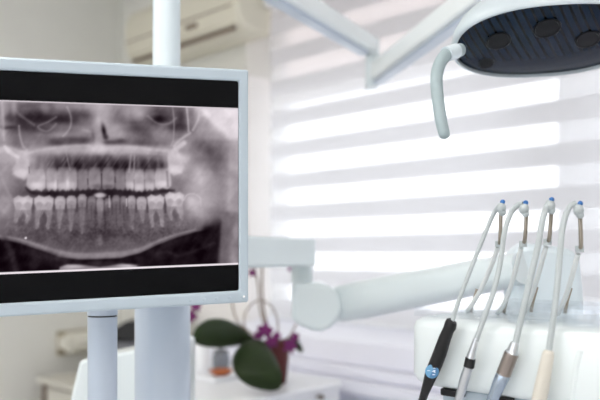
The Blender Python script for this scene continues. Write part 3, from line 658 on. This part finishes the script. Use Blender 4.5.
rf = obj('lens_face', bm, 'reflector', lp); rf['label'] = 'dark blue striped lens face'
for (u, v, r) in [(498,38,.0185),(546.5,25,.0200),(587,36,.0185),(486,61,.0120)]:
    d = P(u, v, 1)-CAM; t = (LC-CAM).dot(nf)/d.dot(nf); c = CAM+d*t; bm = B(); kk = math.hypot((c-LC).dot(lx)/A0, (c-LC).dot(ly)/B0)
    lathe(bm, c+nf*(.0064-.008*kk**4), nf, [(0,r),(.0012,r),(.0020,r*.95),(.0020,r*.86),(.0010,r*.82),(.0012,r*.4),(.0014,.0005)], 28); l = obj('light_module', bm, 'mirror', lp)
# pivot from arm end down to the head
bm = B(); tp = LC-nf*.08+lx*.02; tube(bm, spline([e1+UP*.0, e1+(tp-e1)*.3+RT*.02, tp+UP*.01], 6), .017, 18); obj('lamp_yoke', bm, 'unit2', lp)
# handle at its left end
hp = [(460,50,1.055),(453,52,1.04),(445,56,1.03),(439,66,1.02),(436.5,80,1.01),(438,100,1.0),(441,120,.99),(444.5,135,.985)]
pts, rr = spline([P(*p) for p in hp], 6, [.0098,.0095,.0095,.0092,.0088,.0086,.0084,.0078])
end = pts[-1]; dd = (pts[-1]-pts[-2]).normalized(); pts += [end+dd*.003, end+dd*.005]; rr += [.0062,.003]
bm = B(); tube(bm, pts, rr, 20); obj('lamp_handle', bm, mat('handle_plastic', (160,176,180), .42), lp, smooth=70)
bm = B(); tube(bm, [P(446,54.5,1.031), P(456,51,1.045)], .0112, 24); obj('handle_collar', bm, 'unit2', lp)
# ================================================================ support arm and instrument console
s0 = P(163, 250, 1.2); s1 = P(302, 252, 1.60); s1.z = s0.z = CZ+.006
ar = thing('support_arm', 'thick white jointed arm running from column to instrument console', 'arm', Vector((s0.x, s0.y, s0.z)))
dr = (s1-s0).normalized(); obj('link_arm', bar(s0+dr*.05, s1, .075, .062), 'arm', ar, bevel=.006)
bm = B(); lathe(bm, gp(s1, P(302,283,1.6).z), UP, [(0,.0245),(s1.z-.032-P(302,283,1.6).z, .0245)], 32); obj('pivot_pin', bm, 'arm', ar)
kn = [(292,283),(314,282.5),(324,284),(333,288.5),(339,295),(342.5,303),(342.5,312),(338,321),(331,328),(322,332),(312,331),(301,326.5),(291.5,320)]
bm = B(); prism(bm, [P(u, v, 1.515) for u, v in kn], FW*.115); obj('knuckle', bm, 'arm', ar, bevel=.011, seg=4)
bm = B(); tube(bm, [P(304,281.8,1.6), P(304,284.2,1.6)], .0252, 30); obj('joint_ring', bm, 'grey', ar)
a0 = P(338, 304.5, 1.60); a1 = P(524, 268, 1.16)
d = (a1-a0).normalized(); bm = B(); sd = d.cross(UP).normalized(); u_ = sd.cross(d); rings = []
for t, w, h in ((0,.034,.036),(.05,.038,.041),(.15,.040,.0415),(.5,.038,.036),(.85,.033,.030),(1,.028,.026)):
    c = a0+(a1-a0)*t; rings.append([bm.verts.new(c+sd*w*math.copysign(abs(math.cos(x))**.75, math.cos(x))+u_*h*math.copysign(abs(math.sin(x))**.75, math.sin(x))) for x in [2*math.pi*i/32 for i in range(32)]])
for r, s in zip(rings, rings[1:]):
    for i in range(32): bm.faces.new((r[i], r[(i+1)%32], s[(i+1)%32], s[i]))
bm.faces.new(rings[0][::-1]); bm.faces.new(rings[-1]); obj('spring_arm', bm, 'arm', ar, smooth=60)
hd = [(513,322),(512,290),(514,256),(519,246),(528,243),(548,245),(569,248),(579,252),(582,262),(585,290),(586,322)]
bm = B(); prism(bm, [P(u, v, 1.165) for u, v in hd], FW*.06); obj('arm_head', bm, 'unit2', ar, bevel=.012, seg=3)
# console
zb, ztop = CZ-.1785, CZ-.0875; x0 = PY(403, 345, .816).x; x1 = -.10; yf, yb = .816, 1.06
cs = thing('instrument_console', 'white rounded instrument console with four swing-up hose arms', 'dental console', Vector(((x0+x1)/2, .93, zb)))
bm = B(); o = rrect(x0-.003, x1, yf, yb, .045, zb)
prof = [(-.012,0.0),(-.004,.004),(0,.013),(0,.079),(-.0025,.0865),(-.009,.091)]
R = []
ctr = Vector(((x0+x1)/2, (yf+yb)/2, 0))
for ins, h in prof:
    R.append([bm.verts.new(Vector((p.x+(math.copysign(1, ctr.x-p.x))*(-ins), p.y+math.copysign(1, ctr.y-p.y)*(-ins), zb+h))) for p in o])
for r, s in zip(R, R[1:]):
    n = len(r)
    for i in range(n): bm.faces.new((r[i], r[(i+1)%n], s[(i+1)%n], s[i]))
bm.faces.new(R[0][::-1]); bm.faces.new(R[-1]); obj('console_body', bm, 'unit', cs, smooth=60)
bm = B(); box(bm, x0+.05, x1-.05, yf+.02, yb-.05, zb-.022, zb-.0002); obj('underside_tray', bm, 'bezel', cs, bevel=.004)
for xx in (-.505, -.435, -.365, -.295):
    bm = B(); box(bm, xx-.016, xx+.016, yf+.006, yf+.019, zb-.010, zb-.0003); obj('hose_socket', bm, 'black', cs, bevel=.002)
bm = B(); box(bm, x0+.045, x1-.02, yf+.05, yb-.02, ztop+.0037, ztop+.008)
for yy in (yf+.055, yf+.135, yb-.03): box(bm, x0+.05, x1-.03, yy, yy+.006, ztop+.0082, ztop+.020)
obj('acrylic_cover', bm, 'clear', cs)
for xx in (-.545, -.475, -.405, -.335, -.265, -.195):      # the upright dividers between the instrument rests
    bm = B(); box(bm, xx-.018, xx+.018, yf+.006, yf+.046, ztop+.0036, ztop+.0065); box(bm, xx-.018, xx-.015, yf+.006, yf+.046, ztop+.0066, ztop+.017); obj('instrument_rest', bm, 'clear', cs, bevel=.001)
bm = B(); tube(bm, spline([PY(572,402,.8172), PY(574,385,.8172), PY(577,365,.8172), PY(581,350,.8172)], 5), .0035, 10); obj('shading_ridge', bm, 'unit', cs)  # raised line shaped to stand in for shading on the console front
Yh, Yt, Yr = .800, .875, .985
K = lambda px, d: px*d/F0
insts = [
 dict(cap=(501,208), rod=[(501,214),(500,240)], clip=(499,244), low=[(498,247),(492,264),(482,287),(471,306),(464,315)], r=2.6,
      hose=[(452,322,Yh),(460,297,.815),(472,266,.84),(484,236,.86),(493,215,Yt),(498,207,Yt)]),
 dict(cap=(524,209), rod=[(526.5,214),(525,238)], clip=(523,244), low=[(521,248),(513,279),(504,304),(497,314)], r=3.0,
      hose=[(476,341,Yh),(484,318,.808),(493,293,.82),(500,264,.835),(504.5,232,.85),(511,213,.865),(518,205,Yt),(523,204,Yt)]),
 dict(cap=(550,206), rod=[(551.5,211),(549.5,237)], clip=(547.5,242), low=[(546,247),(537,279),(529,303),(524,313)], r=3.4,
      hose=[(515,346,Yh),(522,315,.81),(530,280,.825),(538,246,.84),(543,218,.86),(548,204,Yt),(551,202,Yt)]),
 dict(cap=(578.5,210), rod=[(580,216),(581,244)], clip=(579.5,249), low=[(578,254),(568,290),(562,306),(558,314)], r=3.2,
      hose=[(548.5,353,Yh),(553,322,.81),(557,288,.825),(560,254,.84),(563,226,.86),(569,208,.87),(576,203,Yt)])]
for k, d in enumerate(insts):
    cp = PY(*d['cap'], Yt)
    w = obj('whip_arm', tube(B(), spline([PY(*p, Yt+.01) for p in d['rod']]+[PY(*d['clip'], Yt+.015)], 4), K(2.0, .95), 10), 'steel_dark', cs)
    bm = B(); e = d['low'][-1]; tube(bm, spline([PY(e[0]+13, e[1]-26, .97), PY(e[0]+9, e[1]-12, .965), PY(e[0]+7, e[1]-1, .96)], 3), K(1.7, 1.0), 10); obj('base_post', bm, 'steel_dark', cs)
    bm = B(); tube(bm, spline([PY(*p, Yt+.015+(.95-Yt)*i/(len(d['low'])-1)) for i, p in enumerate(d['low'])], 5), K(2.3, 1.0), 12); lo = obj('whip_sleeve', bm, 'sleeve', cs)
    bm = B(); c = PY(*d['clip'], Yt+.015); tube(bm, [c+UP*.004, c-UP*.004], K(3.8, .97), 14); obj('clip', bm, 'hose', w)
    bm = B(); ball(bm, cp, K(5, .95), 1, 1, 1.1); ball(bm, cp+RT*.002-UP*.006, K(3.6, .95)); obj('pulley_cap', bm, 'hose', w)
    bm = B(); ball(bm, cp+RT*K(1.6,.95)+UP*K(6,.95), K(2.6, .95)); t = obj('blue_tip', bm, 'blue', w); t['label'] = 'small blue tip'
def along(pts, Y=Yh):                 # pts: (u, v, radius in px)
    return [PY(u, v, Y) for u, v, r in pts], [K(r*.83, .9) for u, v, r in pts]
def piece(name, pts, m, parent, seg=24, sub=None, Y=Yh):
    p, r = along(pts, Y); bm = B(); tube(bm, p, r, seg); return obj(name, bm, m, parent, smooth=30)
def hose(d, root):
    bm = B(); tube(bm, spline([PY(*p) for p in d['hose']], 7), K(d['r']*.86, .93), 12); obj('hose', bm, 'hose', root, smooth=60)
G = 'instruments hanging on the console'
h1 = thing('ultrasonic_scaler', 'black instrument handle with a round blue badge, leftmost on the console', 'dental instrument', PY(421, 412, Yh), G)
hose(insts[0], h1)
piece('handle', [(452.2,320,4.2),(451.6,321,6.6),(450.8,323.5,7.4),(450,327,7.6),(448.6,329.5,7.0),(445,338,7.6),(440,353,8.4),(434,368,8.6),(431,375,8.0),(427.5,385,6.4),(424,395,5.2),(420,408,4.6),(416,420,3.0)], 'black', h1)
bc = PY(432, 371.5, Yh); nb = (CAM-bc).normalized(); bc = bc+nb*.0112; bx_ = nb.cross(UP).normalized()*-1; by_ = nb.cross(bx_)
if by_.dot(UP) < 0: by_ = -by_
if bx_.dot(RT) < 0: bx_ = -bx_
bm = B(); lathe(bm, bc-nb*.003, nb, [(0,.0089),(.0032,.0089),(.0036,.0084)], 32); bd = obj('badge', bm, 'badge', h1); bd['label'] = 'round blue badge'
bm = B(); o = [bc+nb*.0007+bx_*(.0083*math.cos(t))+by_*(.0083*math.sin(t)) for t in [math.radians(-115+180*i/16) for i in range(17)]]; prism(bm, o, nb*.0003); obj('badge_dark_half', bm, 'badge2', bd)  # darker blue half laid over the badge
bm = B()
for a, b, w, h in [(-.0042,.0010,.0016,.0004),(.0030,.0042,.0013,.0005),(.0030,.0012,.0014,.0006),(.0012,.0000,.0009,.0006),(.0034,-.0004,.0008,.0011),(.0022,-.0040,.0017,.0006)]:
    obox(bm, bc+nb*.0012+bx_*a+by_*b, bx_*w, by_*h, nb*.0001)
obj('badge_print', bm, 'mark', bd)
h2 = thing('turbine_handpiece', 'slim polished steel handpiece with a black ring, second from the left', 'dental instrument', PY(457, 412, Yh), G)
hose(insts[1], h2)
piece('coupling', [(476.5,338,2.8),(475.5,341,3.2),(472,353,4.8),(470.8,358,5.4)], 'chrome', h2)
piece('black_ring', [(470.7,358.2,6.2),(468.8,367,6.4)], 'black', h2)
piece('handle', [(468.7,367.3,5.6),(465,378,5.9),(461,392,5.4),(457,405,4.6),(453,418,4)], 'chrome', h2)
h3 = thing('micromotor_handpiece', 'thick steel handpiece with a ribbed bronze-grey grip, third from the left', 'dental instrument', PY(490, 412, Yh), G)
hose(insts[2], h3)
piece('coupling', [(515,342,4.2),(514.4,345,5.4),(512.6,351,6.2),(512,352.5,8.2)], 'chrome', h3)
p = []; 
for i in range(14):
    t = i/13; p.append((511.7-8.2*t, 353+21*t, 8.6 if i % 2 else 8.1))
piece('ribbed_grip', p, mat('bronze_grey_metal', (160,150,144), .3, metal=.9), h3, seg=28)
piece('handle', [(503.3,374.3,7.6),(502.8,376,8.6),(499,384,7.9),(494,396,6.8),(489,408,5.8),(485,418,5)], mat('blue_grey_metal', (176,190,206), .25, metal=.85), h3)
h4 = thing('air_water_syringe', 'cream cylindrical instrument handle, rightmost on the console', 'dental instrument', PY(537, 412, Yh), G)
hose(insts[3], h4)
piece('handle', [(549,350,3.6),(548.7,352,5.8),(548,355,6.6),(545,370,7.4),(541.5,388,8.2),(538,405,8.2),(536,416,7.6)], 'cream', h4)
# ================================================================ light, camera
w = bpy.data.worlds.new('World'); sc.world = w; w.use_nodes = True; n = w.node_tree; n.nodes.clear()
bg = n.nodes.new('ShaderNodeBackground'); bg.inputs[0].default_value = (.93,.96,1.0,1); bg.inputs[1].default_value = SKY; o = n.nodes.new('ShaderNodeOutputWorld'); n.links.new(bg.outputs[0], o.inputs[0])
cam = bpy.data.cameras.new('Camera'); co_ = bpy.data.objects.new('Camera', cam); C.objects.link(co_); sc.camera = co_
co_.location = CAM; co_.rotation_euler = (math.pi/2, 0, YAW); cam.sensor_width = 36; cam.lens = F0/600*36; cam.shift_y = 55/600; cam.clip_start = .02
cam.dof.use_dof = True; cam.dof.focus_distance = .98; cam.dof.aperture_fstop = FST
sc.view_settings.view_transform = 'Standard'; sc.view_settings.look = 'None'; sc.view_settings.exposure = 0; sc.view_settings.gamma = 1
sc.view_settings.use_curve_mapping = False
sc.cycles.max_bounces = 10; sc.cycles.transparent_max_bounces = 12; sc.cycles.diffuse_bounces = 6
